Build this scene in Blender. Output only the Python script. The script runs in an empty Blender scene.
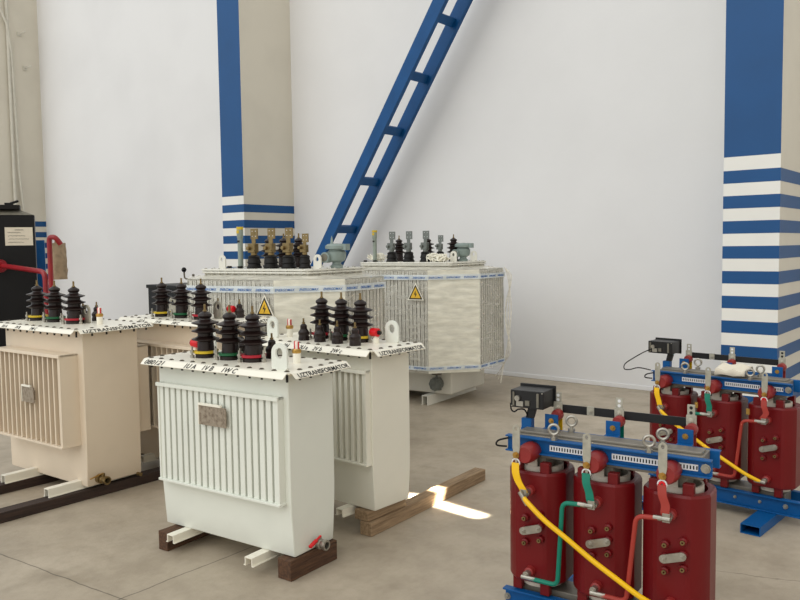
import bpy, bmesh, math, random
from mathutils import Vector, Matrix, noise
random.seed(7)
PI=math.pi
scn=bpy.context.scene
COL=scn.collection
# ------------------------------------------------------------------ materials
def lin(c):
    return tuple(((x/255)/12.92 if x/255<=0.04045 else (((x/255)+0.055)/1.055)**2.4) for x in c)+(1,)
MATS={}
def mat(name,rgb,rough=.5,metal=0,noise_amt=.06,scale=6,bump=0.0,bump_scale=60,coat=0,detail=4,second=None,spec=.4):
    if name in MATS: return MATS[name]
    m=bpy.data.materials.new(name); m.use_nodes=True; nt=m.node_tree; b=nt.nodes['Principled BSDF']
    tc=nt.nodes.new('ShaderNodeTexCoord'); n=nt.nodes.new('ShaderNodeTexNoise'); n.inputs['Scale'].default_value=scale; n.inputs['Detail'].default_value=detail
    nt.links.new(tc.outputs['Object'],n.inputs['Vector'])
    mx=nt.nodes.new('ShaderNodeMix'); mx.data_type='RGBA'
    c=lin(rgb); d=lin(second) if second else tuple(v*(1-noise_amt*3) for v in c[:3])+(1,)
    mx.inputs[6].default_value=c; mx.inputs[7].default_value=d
    cr=nt.nodes.new('ShaderNodeValToRGB'); cr.color_ramp.elements[0].position=.42; cr.color_ramp.elements[1].position=.75
    nt.links.new(n.outputs['Fac'],cr.inputs['Fac']); nt.links.new(cr.outputs['Color'],mx.inputs[0]); nt.links.new(mx.outputs[2],b.inputs['Base Color'])
    b.inputs['Roughness'].default_value=rough; b.inputs['Metallic'].default_value=metal
    b.inputs['Specular IOR Level'].default_value=spec
    if coat: b.inputs['Coat Weight'].default_value=coat; b.inputs['Coat Roughness'].default_value=.15
    if bump:
        n2=nt.nodes.new('ShaderNodeTexNoise'); n2.inputs['Scale'].default_value=bump_scale; n2.inputs['Detail'].default_value=3
        bp=nt.nodes.new('ShaderNodeBump'); bp.inputs['Strength'].default_value=bump; bp.inputs['Distance'].default_value=.01
        nt.links.new(tc.outputs['Object'],n2.inputs['Vector']); nt.links.new(n2.outputs['Fac'],bp.inputs['Height']); nt.links.new(bp.outputs['Normal'],b.inputs['Normal'])
    MATS[name]=m; return m
M=dict(
 wall=mat('white_plaster',(223,223,224),.8,0,.02,.8,.15,9),
 colwhite=mat('white_column_paint',(230,229,224),.6,0,.02,2,.1,14),
 colbeige=mat('beige_column_paint',(214,209,196),.7,0,.03,1.2,.1,14),
 colblue=mat('blue_column_paint',(4,74,130),.45,0,.04,2,.05,20),
 white=mat('greenish_white_enamel',(226,229,220),.38,0,.025,3,.04,30,.2),
 white2=mat('white_enamel',(232,230,217),.38,0,.02,3,.04,30,.2),
 cream=mat('cream_enamel',(226,211,190),.38,0,.03,3,.04,30,.2),
 lid=mat('ivory_enamel',(240,236,222),.35,0,.02,5,.02,30,.2),
 bigw=mat('grey_white_enamel',(222,220,210),.4,0,.03,3,.03,30,.2),
 ceramic=mat('dark_brown_glazed_porcelain',(34,22,20),.34,0,.1,20,0,60,.0,spec=.35),
 blackc=mat('black_rubber',(17,15,15),.5,0,.05,20,spec=.25),
 steel=mat('galvanised_steel',(176,172,162),.35,.85,.08,30,.05,80),
 plate=mat('pale_metal_plate',(176,172,158),.45,.35,.08,30,.05,80),
 darkbolt=mat('dark_bolt_steel',(104,97,85),.6,.1,.1,40),
 brass=mat('brass',(190,150,80),.3,.85,.1,30),
 bronze=mat('aged_bronze',(140,120,82),.35,.8,.1,30),
 yellow=mat('yellow_plastic',(236,186,8),.4,0,.03,10),
 ylring=mat('yellow_gasket',(208,178,40),.4,0,.03,10),
 green=mat('green_plastic',(0,118,96),.4,0,.04,10),
 grring=mat('green_gasket',(18,92,54),.4,0,.04,10),
 red=mat('red_plastic',(214,22,34),.35,0,.04,10),
 rdring=mat('red_gasket',(170,24,44),.4,0,.04,10),
 resin=mat('dark_red_cast_resin',(106,12,17),.36,0,.06,3,.05,40,.0,spec=.3),
 resin2=mat('brick_red_insulator',(138,40,38),.4,0,.06,10),
 redcable=mat('brownish_red_sleeve',(158,52,42),.45,0,.04,10),
 dblue=mat('blue_frame_paint',(2,82,144),.42,0,.06,8,.03,40,.0,spec=.3),
 lblue=mat('ladder_blue_paint',(6,74,130),.45,0,.06,4,.03,40,.0,spec=.3),
 core=mat('laminated_core_steel',(138,132,122),.45,.5,.08,12,.1,120),
 coil_in=mat('pale_winding_insulation',(196,188,176),.6,0,.06,20),
 black=mat('black_plastic',(20,20,21),.4,0,.08,10),
 blackpaint=mat('black_sheet_metal',(17,18,21),.45,0,.1,3,spec=.25),
 busb=mat('black_busbar_sleeve',(18,18,20),.38,0,.05,10),
 paper=mat('white_paper',(226,218,200),.8,0,.03,10),
 strip=mat('white_slotted_strip',(222,222,224),.5,0,.03,20),
 redpipe=mat('dark_red_pipe_paint',(150,24,34),.35,0,.08,8,.03,40,.2),
 bag=mat('dusty_canvas',(168,148,122),.9,0,.12,14,.4,60),
 pipewhite=mat('off_white_pipe',(206,203,192),.5,0,.04,10),
 greycast=mat('grey_painted_casting',(136,150,146),.4,.1,.06,10),
 greyflag=mat('tinned_grey_copper',(118,122,118),.4,.6,.1,20),
 greypipe=mat('grey_green_pipe',(140,150,140),.4,.1,.06,10),
 hole=mat('dark_slot',(30,28,26),.7,0,.02,10),
 ink=mat('black_ink',(26,26,30),.6,0,0,10),
 blueink=mat('blue_print_ink',(44,104,178),.6,0,0,10),
 signy=mat('yellow_sign_enamel',(236,190,60),.5,0,.02,10),
 nameplate=mat('dusty_aluminium_nameplate',(158,146,130),.5,.2,.12,60,second=(112,96,80)),
 sheet=mat('dusty_box_plate',(120,116,104),.6,.2,.1,20),
)
# glass sight tube
def sight():
    m=bpy.data.materials.new('red_and_white_sight_glass'); m.use_nodes=True; nt=m.node_tree; b=nt.nodes['Principled BSDF']
    b.inputs['Roughness'].default_value=.15; b.inputs['Coat Weight'].default_value=.6
    tc=nt.nodes.new('ShaderNodeTexCoord'); w=nt.nodes.new('ShaderNodeTexWave'); w.bands_direction='X'; w.inputs['Scale'].default_value=18
    cr=nt.nodes.new('ShaderNodeValToRGB'); cr.color_ramp.elements[0].color=lin((190,40,40)); cr.color_ramp.elements[1].color=lin((240,225,215)); cr.color_ramp.elements[0].position=.45; cr.color_ramp.elements[1].position=.55
    nt.links.new(tc.outputs['Object'],w.inputs['Vector']); nt.links.new(w.outputs['Fac'],cr.inputs['Fac']); nt.links.new(cr.outputs['Color'],b.inputs['Base Color'])
    return m
M['sight']=sight()
def wood(name,a,b_,sc):
    m=bpy.data.materials.new(name); m.use_nodes=True; nt=m.node_tree; b=nt.nodes['Principled BSDF']; b.inputs['Roughness'].default_value=.8
    tc=nt.nodes.new('ShaderNodeTexCoord'); mp=nt.nodes.new('ShaderNodeMapping'); mp.inputs['Scale'].default_value=(sc,1.6,sc)
    n=nt.nodes.new('ShaderNodeTexNoise'); n.inputs['Scale'].default_value=3; n.inputs['Detail'].default_value=8; n.inputs['Roughness'].default_value=.65
    cr=nt.nodes.new('ShaderNodeValToRGB'); cr.color_ramp.elements[0].position=.3; cr.color_ramp.elements[1].position=.72
    cr.color_ramp.elements[0].color=lin(b_); cr.color_ramp.elements[1].color=lin(a)
    bp=nt.nodes.new('ShaderNodeBump'); bp.inputs['Strength'].default_value=.5; bp.inputs['Distance'].default_value=.01
    L=nt.links; L.new(tc.outputs['Object'],mp.inputs['Vector']); L.new(mp.outputs['Vector'],n.inputs['Vector']); L.new(n.outputs['Fac'],cr.inputs['Fac']); L.new(cr.outputs['Color'],b.inputs['Base Color']); L.new(n.outputs['Fac'],bp.inputs['Height']); L.new(bp.outputs['Normal'],b.inputs['Normal'])
    return m
M['wood_dark']=wood('dark_stained_timber',(104,72,48),(48,30,20),22)
M['wood_grey']=wood('weathered_timber',(176,150,118),(112,90,66),22)
M['wood_black']=wood('oil_stained_timber',(66,48,40),(34,24,20),22)
def floor_mat():
    m=bpy.data.materials.new('worn_concrete'); m.use_nodes=True; nt=m.node_tree; b=nt.nodes['Principled BSDF']; L=nt.links
    tc=nt.nodes.new('ShaderNodeTexCoord'); P=tc.outputs['Object']
    def nz(s,d,sx=(1,1,1)):
        mp=nt.nodes.new('ShaderNodeMapping'); mp.inputs['Scale'].default_value=sx; L.new(P,mp.inputs['Vector'])
        n=nt.nodes.new('ShaderNodeTexNoise'); n.inputs['Scale'].default_value=s; n.inputs['Detail'].default_value=d; n.inputs['Roughness'].default_value=.6; L.new(mp.outputs['Vector'],n.inputs['Vector']); return n.outputs['Fac']
    def ramp(f,p0,c0,p1,c1):
        cr=nt.nodes.new('ShaderNodeValToRGB'); e=cr.color_ramp.elements; e[0].position=p0; e[0].color=c0; e[1].position=p1; e[1].color=c1; L.new(f,cr.inputs['Fac']); return cr.outputs['Color']
    def mul(a,c,t='MULTIPLY',f=1):
        x=nt.nodes.new('ShaderNodeMix'); x.data_type='RGBA'; x.blend_type=t; x.inputs[0].default_value=f; L.new(a,x.inputs[6]); L.new(c,x.inputs[7]); return x.outputs[2]
    def math_(op,a,bv):
        x=nt.nodes.new('ShaderNodeMath'); x.operation=op
        for i,v in enumerate((a,bv)):
            if isinstance(v,(int,float)): x.inputs[i].default_value=v
            else: L.new(v,x.inputs[i])
        return x.outputs[0]
    base=ramp(nz(1.1,6),.3,lin((166,154,136)),.7,lin((184,172,154)))
    base=mul(base,ramp(nz(4.5,6),.35,(.84,.83,.82,1),.6,(1,1,1,1)))
    base=mul(base,ramp(nz(26,4,(1,.6,1)),.3,(.93,.93,.92,1),.55,(1,1,1,1)))
    # dark oil blotches
    base=mul(base,ramp(nz(2.3,3),.60,(1,1,1,1),.72,(.80,.79,.77,1)))
    sx=nt.nodes.new('ShaderNodeSeparateXYZ'); L.new(P,sx.inputs[0])
    wob=math_('MULTIPLY',math_('SUBTRACT',nz(3,3),.5),.05)
    dx=math_('ADD',math_('ABSOLUTE',math_('ADD',math_('ADD',sx.outputs[0],3.22),wob),0),math_('GREATER_THAN',sx.outputs[1],3.1))
    dy=math_('ABSOLUTE',math_('ADD',math_('ADD',math_('ADD',sx.outputs[1],math_('MULTIPLY',sx.outputs[0],-.096)),-2.224),wob),0)
    dx2=math_('ABSOLUTE',math_('ADD',math_('ADD',math_('MULTIPLY',sx.outputs[1],-.92),sx.outputs[0]),0),0)
    for d,w in ((dx,.0055),(dy,.0055)):
        cr=nt.nodes.new('ShaderNodeMapRange'); cr.inputs[1].default_value=w*.35; cr.inputs[2].default_value=w; cr.inputs[3].default_value=.42; cr.inputs[4].default_value=1; L.new(d,cr.inputs[0])
        base=mul(base,cr.outputs[0])
    wob2=math_('MULTIPLY',math_('SUBTRACT',nz(2.2,4),.5),.35)
    y4=math_('ABSOLUTE',math_('ADD',math_('ADD',math_('ADD',sx.outputs[1],math_('MULTIPLY',sx.outputs[0],-.4)),-4.32),wob2),0)
    gate=math_('GREATER_THAN',sx.outputs[0],-1.6)
    cr=nt.nodes.new('ShaderNodeMapRange'); cr.inputs[1].default_value=.001; cr.inputs[2].default_value=.007; cr.inputs[3].default_value=.5; cr.inputs[4].default_value=1; L.new(y4,cr.inputs[0])
    g=math_('MAXIMUM',cr.outputs[0],math_('SUBTRACT',1,gate))
    base=mul(base,g)
    L.new(base,b.inputs['Base Color']); L.new(ramp(nz(5,4),.3,(.45,.45,.45,1),.7,(.68,.68,.68,1)),b.inputs['Roughness'])
    bp=nt.nodes.new('ShaderNodeBump'); bp.inputs['Strength'].default_value=.2; bp.inputs['Distance'].default_value=.01; L.new(nz(30,5),bp.inputs['Height']); L.new(bp.outputs['Normal'],b.inputs['Normal'])
    return m
M['floor']=floor_mat()
def film_mat(name,alpha,col,rough=.22):
    m=bpy.data.materials.new(name); m.use_nodes=True; nt=m.node_tree; L=nt.links
    for n in list(nt.nodes): nt.nodes.remove(n)
    out=nt.nodes.new('ShaderNodeOutputMaterial'); tr=nt.nodes.new('ShaderNodeBsdfTransparent'); pr=nt.nodes.new('ShaderNodeBsdfPrincipled'); mx=nt.nodes.new('ShaderNodeMixShader')
    pr.inputs['Base Color'].default_value=lin(col); pr.inputs['Roughness'].default_value=rough
    tc=nt.nodes.new('ShaderNodeTexCoord'); mp=nt.nodes.new('ShaderNodeMapping'); mp.inputs['Scale'].default_value=(2.2,2.2,8); n=nt.nodes.new('ShaderNodeTexNoise'); n.inputs['Scale'].default_value=3; n.inputs['Detail'].default_value=6
    L.new(tc.outputs['Object'],mp.inputs['Vector']); L.new(mp.outputs['Vector'],n.inputs['Vector'])
    mr=nt.nodes.new('ShaderNodeMapRange'); mr.inputs[1].default_value=.35; mr.inputs[2].default_value=.7; mr.inputs[3].default_value=alpha-.12; mr.inputs[4].default_value=min(1,alpha+.2); L.new(n.outputs['Fac'],mr.inputs[0])
    L.new(mr.outputs[0],mx.inputs[0]); L.new(tr.outputs[0],mx.inputs[1]); L.new(pr.outputs[0],mx.inputs[2]); L.new(mx.outputs[0],out.inputs['Surface'])
    bp=nt.nodes.new('ShaderNodeBump'); bp.inputs['Strength'].default_value=.3; bp.inputs['Distance'].default_value=.02; L.new(n.outputs['Fac'],bp.inputs['Height']); L.new(bp.outputs['Normal'],pr.inputs['Normal'])
    return m
M['film']=film_mat('clear_stretch_film',.22,(240,237,226))
M['filmcorner']=film_mat('layered_corner_film',.86,(240,238,224),.3)
M['filmtop']=film_mat('layered_stretch_film',.62,(240,236,222))
M['tape']=film_mat('pale_blue_packing_tape',.8,(222,230,234),.3)
# ------------------------------------------------------------------ mesh building
class MB:
    def __init__(s): s.bm=bmesh.new()
    def box(s,x0,x1,y0,y1,z0,z1,mtx=None):
        vs=[Vector((x,y,z)) for x in (x0,x1) for y in (y0,y1) for z in (z0,z1)]
        if mtx: vs=[mtx@v for v in vs]
        v=[s.bm.verts.new(p) for p in vs]
        for f in ((0,1,3,2),(4,6,7,5),(0,4,5,1),(2,3,7,6),(0,2,6,4),(1,5,7,3)): s.bm.faces.new([v[i] for i in f])
        return s
    def poly(s,pts,f=None):
        v=[s.bm.verts.new(p) for p in pts]; s.bm.faces.new(v); return s
    def prism(s,pts,axis,h0,h1):
        # pts 2D; axis 'z': (x,y); 'y': (x,z); 'x': (y,z)
        def P(p,h): return {'z':(p[0],p[1],h),'y':(p[0],h,p[1]),'x':(h,p[0],p[1])}[axis]
        a=[s.bm.verts.new(P(p,h0)) for p in pts]; b=[s.bm.verts.new(P(p,h1)) for p in pts]; n=len(pts)
        s.bm.faces.new(a); s.bm.faces.new(b)
        for i in range(n): s.bm.faces.new((a[i],a[(i+1)%n],b[(i+1)%n],b[i]))
        return s
    def loft(s,loops,cap=True,closed=True):
        L=[[s.bm.verts.new(p) for p in l] for l in loops]; n=len(L[0])
        for a,b in zip(L,L[1:]):
            for i in range(n if closed else n-1): s.bm.faces.new((a[i],a[(i+1)%n],b[(i+1)%n],b[i]))
        if cap and closed: s.bm.faces.new(L[0]); s.bm.faces.new(L[-1])
        bmesh.ops.remove_doubles(s.bm,verts=[v for l in L for v in l],dist=1e-6)
        return s
    def lathe(s,prof,c=(0,0,0),axis='z',n=20,cap=True):
        loops=[]
        for r,h in prof:
            l=[]
            for i in range(n):
                a=2*PI*i/n; u,v=max(r,1e-5)*math.cos(a),max(r,1e-5)*math.sin(a)
                p={'z':(u,v,h),'y':(u,h,v),'x':(h,u,v)}[axis]; l.append((p[0]+c[0],p[1]+c[1],p[2]+c[2]))
            loops.append(l)
        return s.loft(loops,cap)
    def cyl(s,c,r,h0,h1,axis='z',n=16): return s.lathe([(r,h0),(r,h1)],c,axis,n)
    def torus(s,c,R,r,axis='y',n=24,m=8,a0=0,a1=2*PI):
        full=abs(a1-a0-2*PI)<1e-6; loops=[]; k=n if full else n+1
        for i in range(k):
            a=a0+(a1-a0)*i/n; l=[]
            for j in range(m):
                b=2*PI*j/m; q=R+r*math.cos(b); u,v,w=q*math.cos(a),q*math.sin(a),r*math.sin(b)
                p={'z':(u,v,w),'y':(u,w,v),'x':(w,u,v)}[axis]; l.append((p[0]+c[0],p[1]+c[1],p[2]+c[2]))
            loops.append(l)
        if full: loops.append(loops[0]); 
        s.loft(loops,cap=not full); return s
    def tube(s,pts,r,n=10):
        pts=[Vector(p) for p in pts]; loops=[]; prev=None
        for i,p in enumerate(pts):
            t=((pts[min(i+1,len(pts)-1)]-pts[max(i-1,0)])).normalized()
            if prev is None:
                u=t.orthogonal().normalized()
            else: u=(prev-t*prev.dot(t)).normalized()
            prev=u; w=t.cross(u); loops.append([p+(u*math.cos(2*PI*j/n)+w*math.sin(2*PI*j/n))*r for j in range(n)])
        return s.loft(loops)
    def mesh(s,name,m,bevel=0,smooth=True,ang=35):
        bm=s.bm; bmesh.ops.recalc_face_normals(bm,faces=bm.faces)
        if bevel:
            es=[e for e in bm.edges if len(e.link_faces)==2 and e.calc_face_angle(0)>.5]
            bmesh.ops.bevel(bm,geom=es,offset=bevel,segments=1,affect='EDGES',clamp_overlap=True)
        me=bpy.data.meshes.new(name); bm.to_mesh(me); bm.free(); me.materials.append(M[m] if isinstance(m,str) else m)
        if smooth:
            for p in me.polygons: p.use_smooth=True
            me.set_sharp_from_angle(angle=math.radians(ang))
        return me
def part(name,me,parent=None,loc=(0,0,0),rot=(0,0,0),label=None):
    o=bpy.data.objects.new(name,me); COL.objects.link(o); o.location=loc; o.rotation_euler=rot
    if parent: o.parent=parent
    if label: o['label']=label
    return o
def build(name,mb,m,parent=None,bevel=0,loc=(0,0,0),rot=(0,0,0),label=None,smooth=True):
    return part(name,mb.mesh(name,m,bevel,smooth),parent,loc,rot,label)
def tag(o,label,cat,group=None):
    o['label']=label; o['category']=cat
    if group: o['group']=group
    return o
def thing(name,label,cat,loc,rz=0,group=None):
    o=bpy.data.objects.new(name,None); COL.objects.link(o); o.location=loc; o.rotation_euler=(0,0,rz); o.empty_display_size=.1
    return tag(o,label,cat,group)
def struct(o): o['kind']='structure'; return o
def smooth_path(pts,k=6):
    pts=[Vector(p) for p in pts]; P=[pts[0]]+pts+[pts[-1]]; out=[]
    for i in range(1,len(P)-2):
        for j in range(k):
            t=j/k; a,b,c,d=P[i-1],P[i],P[i+1],P[i+2]
            out.append(.5*((2*b)+(c-a)*t+(2*a-5*b+4*c-d)*t*t+(3*b-a-3*c+d)*t**3))
    out.append(pts[-1]); return out
def round_path(pts,r,k=5):
    pts=[Vector(p) for p in pts]; out=[pts[0]]
    for a,b,c in zip(pts,pts[1:],pts[2:]):
        u=(a-b).normalized(); v=(c-b).normalized(); p=b+u*r; q=b+v*r
        for j in range(k+1):
            t=j/k; out.append(p*(1-t)**2+b*2*t*(1-t)+q*t*t)
    out.append(pts[-1]); return out
TXT={}
def text(body,size,parent,origin,xdir,ydir,m='ink',shear=0,name='lettering',bold=.0,center=False,sx=1,label=None):
    key=(body,size,shear,bold,center,m,sx)
    if key not in TXT:
        c=bpy.data.curves.new('lettering','FONT'); c.body=body; c.size=size; c.shear=shear; c.offset=bold; c.extrude=.0004
        if center: c.align_x='CENTER'; c.align_y='CENTER'
        o=bpy.data.objects.new('lettering_source',c); COL.objects.link(o); bpy.context.view_layer.update()
        me=bpy.data.meshes.new_from_object(o.evaluated_get(bpy.context.evaluated_depsgraph_get())); bpy.data.objects.remove(o); bpy.data.curves.remove(c)
        me.materials.clear(); me.materials.append(M[m]); me.transform(Matrix.Diagonal((sx,1,1,1))); me.name='lettering'; TXT[key]=me
    x=Vector(xdir).normalized(); y=Vector(ydir); y=(y-x*y.dot(x)).normalized(); z=x.cross(y)
    o=part(name,TXT[key],parent); mt=Matrix((x,y,z)).transposed().to_4x4(); mt.translation=Vector(origin)+z*.0012; o.matrix_local=mt
    if label: o['label']=label
    return o
# ------------------------------------------------------------------ room
FY=8.27
o=struct(build('floor',MB().box(-24,8,-4,9,-.1,0),'floor',smooth=False))
struct(build('wall_back',MB().box(-24,8,FY,FY+.3,0,10),'wall',smooth=False))
struct(build('baseboard_back',MB().box(-24,8,FY-.012,FY,0,.05),'wall',bevel=.004))
def column(name,x0,x1):
    y0=7.302; y1=FY; e=.0008
    # one solid pier
    o=struct(build(name,MB().box(x0,x1,y0,y1,0,10),'colbeige',smooth=False)); o['label']='rectangular white pier with blue painted bands'
    # painted areas are thin paint skins belonging to the pier
    zs=[(.10+.2235*i,.10+.2235*i+.1115) for i in range(10)]   # blue stripes
    top=2.352
    bl=MB(); bl.box(x0,x1,y0-e,y0,top,10)
    wh=MB(); wh.box(x0,x1,y0-e,y0,0,top)
    build('blue_panel',bl,'colblue',o,smooth=False); build('white_band_panel',wh,'colwhite',o,smooth=False)
    for i in range(11):
        zt=2.232-.2218*i; zb=zt-.1115
        if zb<0: break
        build('blue_stripe',MB().box(x0-e*2,x1+e*2,y0-e*2,y1,zb,zt),'colblue',o,smooth=False)
    return o
column('trim_1',-9.182,-8.706); column('trim_2',-2.169,-1.70); column('trim_3',-16.73,-16.25)
# pipes on the far left pier
t=thing('wall_conduit','thin off-white conduit running down the far left pier','pipe',(-16.25,0,0))
build('vertical_pipe',MB().tube([(.05,7.62,9.9),(.05,7.62,0.0)],.03),'pipewhite',t)
build('branch_pipe',MB().tube([(.06,7.3,6.9),(.08,7.60,6.15),(.07,7.67,5.6),(.07,7.72,3.2),(.05,7.85,1.6)],.022),'pipewhite',t)
for i,(z,yy) in enumerate(((6.02,7.86),(5.35,7.95))):
    tag(build('pipe_bracket',MB().box(-16.25,-15.98,yy,yy+.02,z,z+.025).box(-16.25,-16.23,yy-.03,yy+.05,z-.03,z+.05),'pipewhite'),('upper','lower')[i]+' small steel bracket sticking out of the far left pier','bracket')
# ------------------------------------------------------------------ distribution transformers
def hv_profile(): return [(0,0),(.05,0),(.05,.018),(.042,.022),(.04,.05),(.038,.083),(.05,.088),(.066,.093),(.066,.098),(.045,.106),(.037,.112),(.037,.127),(.05,.131),(.065,.136),(.065,.141),(.044,.149),(.036,.155),(.036,.168),(.05,.173),(.064,.178),(.064,.183),(.04,.191),(.028,.197),(.025,.204),(.031,.210),(.034,.217),(.031,.226),(.02,.234),(.010,.240),(0,.241)]
HV=MB().lathe([(q*1.12,h*1.03) for q,h in hv_profile()],n=28).mesh('bushing','ceramic')
HVSTUD=MB().cyl((0,0,0),.0065,.24,.286,n=10).lathe([(.011,.245),(.011,.254)],n=6).mesh('terminal_stud','bronze')
def ringmesh(m):
    b=MB().lathe([(.038,.024),(.065,.024),(.065,.037),(.038,.037)],n=24,cap=False)
    return b.mesh('mounting_ring',m)
CLAMP=MB()
CLAMP.lathe([(0,0),(.012,0),(.012,.016),(.0055,.016),(.0055,.030),(.011,.030),(.011,.042),(.0055,.042),(.0055,.062),(0,.062)],n=8).box(-.03,.008,-.008,.008,.024,.031)
CLAMP=CLAMP.mesh('clamp_stud','steel')
RING={k:ringmesh(v) for k,v in dict(y='ylring',g='grring',r='rdring').items()}
LV=MB().lathe([(q*1.2,h) for q,h in [(0,0),(.028,0),(.028,.012),(.025,.03),(.028,.038),(.028,.05),(.022,.06),(.017,.068),(.017,.088),(.01,.098),(0,.099)]],n=18).mesh('low_voltage_bushing','ceramic')
LVSTUD=MB().cyl((0,0,0),.0055,.096,.132,n=8).lathe([(.010,.1),(.010,.108)],n=6).mesh('terminal_stud','bronze')
def lugmesh(w,h,r,m):
    b=MB(); th=.012; c=h-w/2; n=18
    outer=[(-w/2,0)]+[(-w/2*math.cos(PI*i/n),c+w/2*math.sin(PI*i/n)) for i in range(n+1)]+[(w/2,0)]
    # plate with a round hole: ring between outer loop and hole
    N=40; O=[];I=[]
    for i in range(N):
        a=2*PI*i/N; d=(math.cos(a),math.sin(a)); I.append((r*d[0],c+r*1.15*d[1]))
        # ray to outer boundary
        k=w/2
        if d[1]<0:
            k=min(w/2/abs(d[0]) if abs(d[0])>1e-6 else 9, c/abs(d[1]))
        O.append((k*d[0],c+k*d[1]))
    loops=[[(p[0],y,p[1]) for p in L] for L,y in ((I,-th/2),(O,-th/2),(O,th/2),(I,th/2),(I,-th/2))]
    b.loft(loops,cap=False); return b.mesh('lifting_lug',m)
LUGW=lugmesh(.098,.128,.023,'white'); LUGC=lugmesh(.08,.125,.02,'plate'); LUGB=lugmesh(.075,.11,.015,'bigw')
GAUGE=MB().cyl((0,0,0),.020,0,.05,n=18).lathe([(.02,.05),(.012,.056),(.012,.058)],n=18).mesh('level_gauge','lid')
COLLAR=MB().lathe([(.0,.05),(.021,.05),(.024,.055),(.024,.066),(.019,.072),(0,.072)],n=18).mesh('collar','brass')
GLASS=MB().lathe([(0,.07),(.015,.07),(.015,.106),(.012,.112),(0,.113)],n=18).mesh('sight_glass','sight')
BOLT=MB().lathe([(0,0),(.013,0),(.013,.0025),(.0085,.0025),(.0085,.006),(0,.0065)],n=10).mesh('lid_bolt','darkbolt')
BOLTB=MB().cyl((0,0,0),.006,-.05,-.008,n=8).mesh('bolt_end','hole')
def channel_mesh(L,w,h,th,m):
    # inverted U channel along y from 0 to L
    b=MB(); b.box(-w/2,w/2,0,L,h-th,h).box(-w/2,-w/2+th,0,L,0,h-th).box(w/2-th,w/2,0,L,0,h-th)
    b.box(-w/2-.008,-w/2,0,L,0,th).box(w/2,w/2+.008,0,L,0,th)
    b.box(-.006,.006,.03,.045,h,h+.0006)
    return b.mesh('skid_rail',m,.001)
def transformer(name,label,g,paint,flip=False,hv=(),lv=(),lugs=(),gauge=None,tap=None,front_text=(),side_text='UZTRANSFORMATOR',skids=(),nplate=None,nfin=20,valve=None,group=None,ledge=.012,fin_t=.55,lidm='lid'):
    t=thing(name,label,'transformer',(g['cx'],g['cy'],0),g['th'])
    HL,HW,e,d,zt=g['HL'],g['HW'],g['e'],g['d'],g['zt']; hl,hw,hl2,hw2,zb,zk=g['hl'],g['hw'],g['hl2'],g['hw2'],g['zb'],g['zk']
    R=lambda a,b,z:[(-a,-b,z),(a,-b,z),(a,b,z),(-a,b,z)]
    b=MB().loft([R(hl2-.004,hw2-.004,zb),R(hl2,hw2,zb+.006),R(hl+(hl2-hl)*.55,hw-(hw-hw2)*.55,zb+(zk-zb)*.42),R(hl+(hl2-hl)*.15,hw-(hw-hw2)*.15,zb+(zk-zb)*.8),R(hl,hw,zk+.04),R(hl,hw,zt-.012)])
    build('tank',b,paint,t,bevel=.004)
    # lid: plate with four folded skirts
    b=MB(); th=.004
    b.box(-HL,HL,-HW,HW,zt-.010,zt)
    b.box(-hl-.02,hl+.02,-hw-.02,hw+.02,zt-.024,zt-.010)
    n=.014
    def skirt(p,q,out):
        p=Vector(p);q=Vector(q);o=Vector(out); m_=(q-p).normalized()
        steps=[(0,0),(.35,-.12),(1,-1)]; top=[];bot=[]
        for k,(u,v) in enumerate(steps):
            off=o*e*u+Vector((0,0,d*v)); ins=m_*(n*(1-u)*0+.012*u)
            top.append([p+off+m_*n*.4+ins*.2, q+off-m_*n*.4-ins*.2])
        nn=(o*d+Vector((0,0,e))).normalized()*th
        for A,B in zip(top,top[1:]):
            v=[b.bm.verts.new(x) for x in (A[0],A[1],B[1],B[0])]; w=[b.bm.verts.new(Vector(x)-nn) for x in (A[0],A[1],B[1],B[0])]
            b.bm.faces.new(v); b.bm.faces.new(w)
            for i in range(4): b.bm.faces.new((v[i],v[(i+1)%4],w[(i+1)%4],w[i]))
    skirt((-HL,-HW,zt),(HL,-HW,zt),(0,-1,0)); skirt((-HL,HW,zt),(HL,HW,zt),(0,1,0)); skirt((HL,-HW,zt),(HL,HW,zt),(1,0,0)); skirt((-HL,-HW,zt),(-HL,HW,zt),(-1,0,0))
    build('lid',b,lidm,t)
    # bolts round the lid
    def bolt(x,y):
        o=part('lid_bolt',BOLT,t,(x,y,zt)); part('bolt_end',BOLTB,o,(0,0,-.0))
    nx=13; ny=5
    for i in range(nx):
        x=-HL+.03+(2*HL-.06)*i/(nx-1)
        for y in (-HW+.018,HW-.018): bolt(x,y)
    for i in range(1,ny):
        y=-HW+.018+(2*HW-.036)*i/ny
        for x in (-HL+.02,HL-.02): bolt(x,y)
    # corrugated banks front and back
    pl,pp,pzt,pzb=g['pl'],g['pp'],g['pzt'],g['pzb']
    for sgn in (-1,1):
        b=MB(); y0=sgn*(hw-.002); y1=sgn*(hw+(g.get('ppb',pp) if sgn>0 else pp))
        ya,yb=min(y0,y1),max(y0,y1)
        b.box(-pl,pl,ya,yb+(.0 if sgn<0 else 0),pzt-ledge,pzt); b.box(-pl-.004,pl+.004,ya-(.008 if sgn<0 else 0),yb+(.0 if sgn>0 else 0),pzb,pzb+ledge)
        if sgn<0: b.box(-pl-.004,pl+.004,ya-.008,ya+.004,pzt-ledge-.004,pzt+.004)
        p=2*pl/nfin; w=p*fin_t
        for i in range(nfin):
            c=-pl+p*(i+.5); b.box(c-w/2,c+w/2,min(y0,y1-sgn*.006),max(y0,y1-sgn*.006),pzb+ledge,pzt-ledge)
        for s_ in (-1,1): b.box(min(s_*pl,s_*(pl-.012)),max(s_*pl,s_*(pl-.012)),ya,yb,pzb,pzt)
        build('corrugated_wall',b,paint,t,bevel=.0012)
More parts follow.
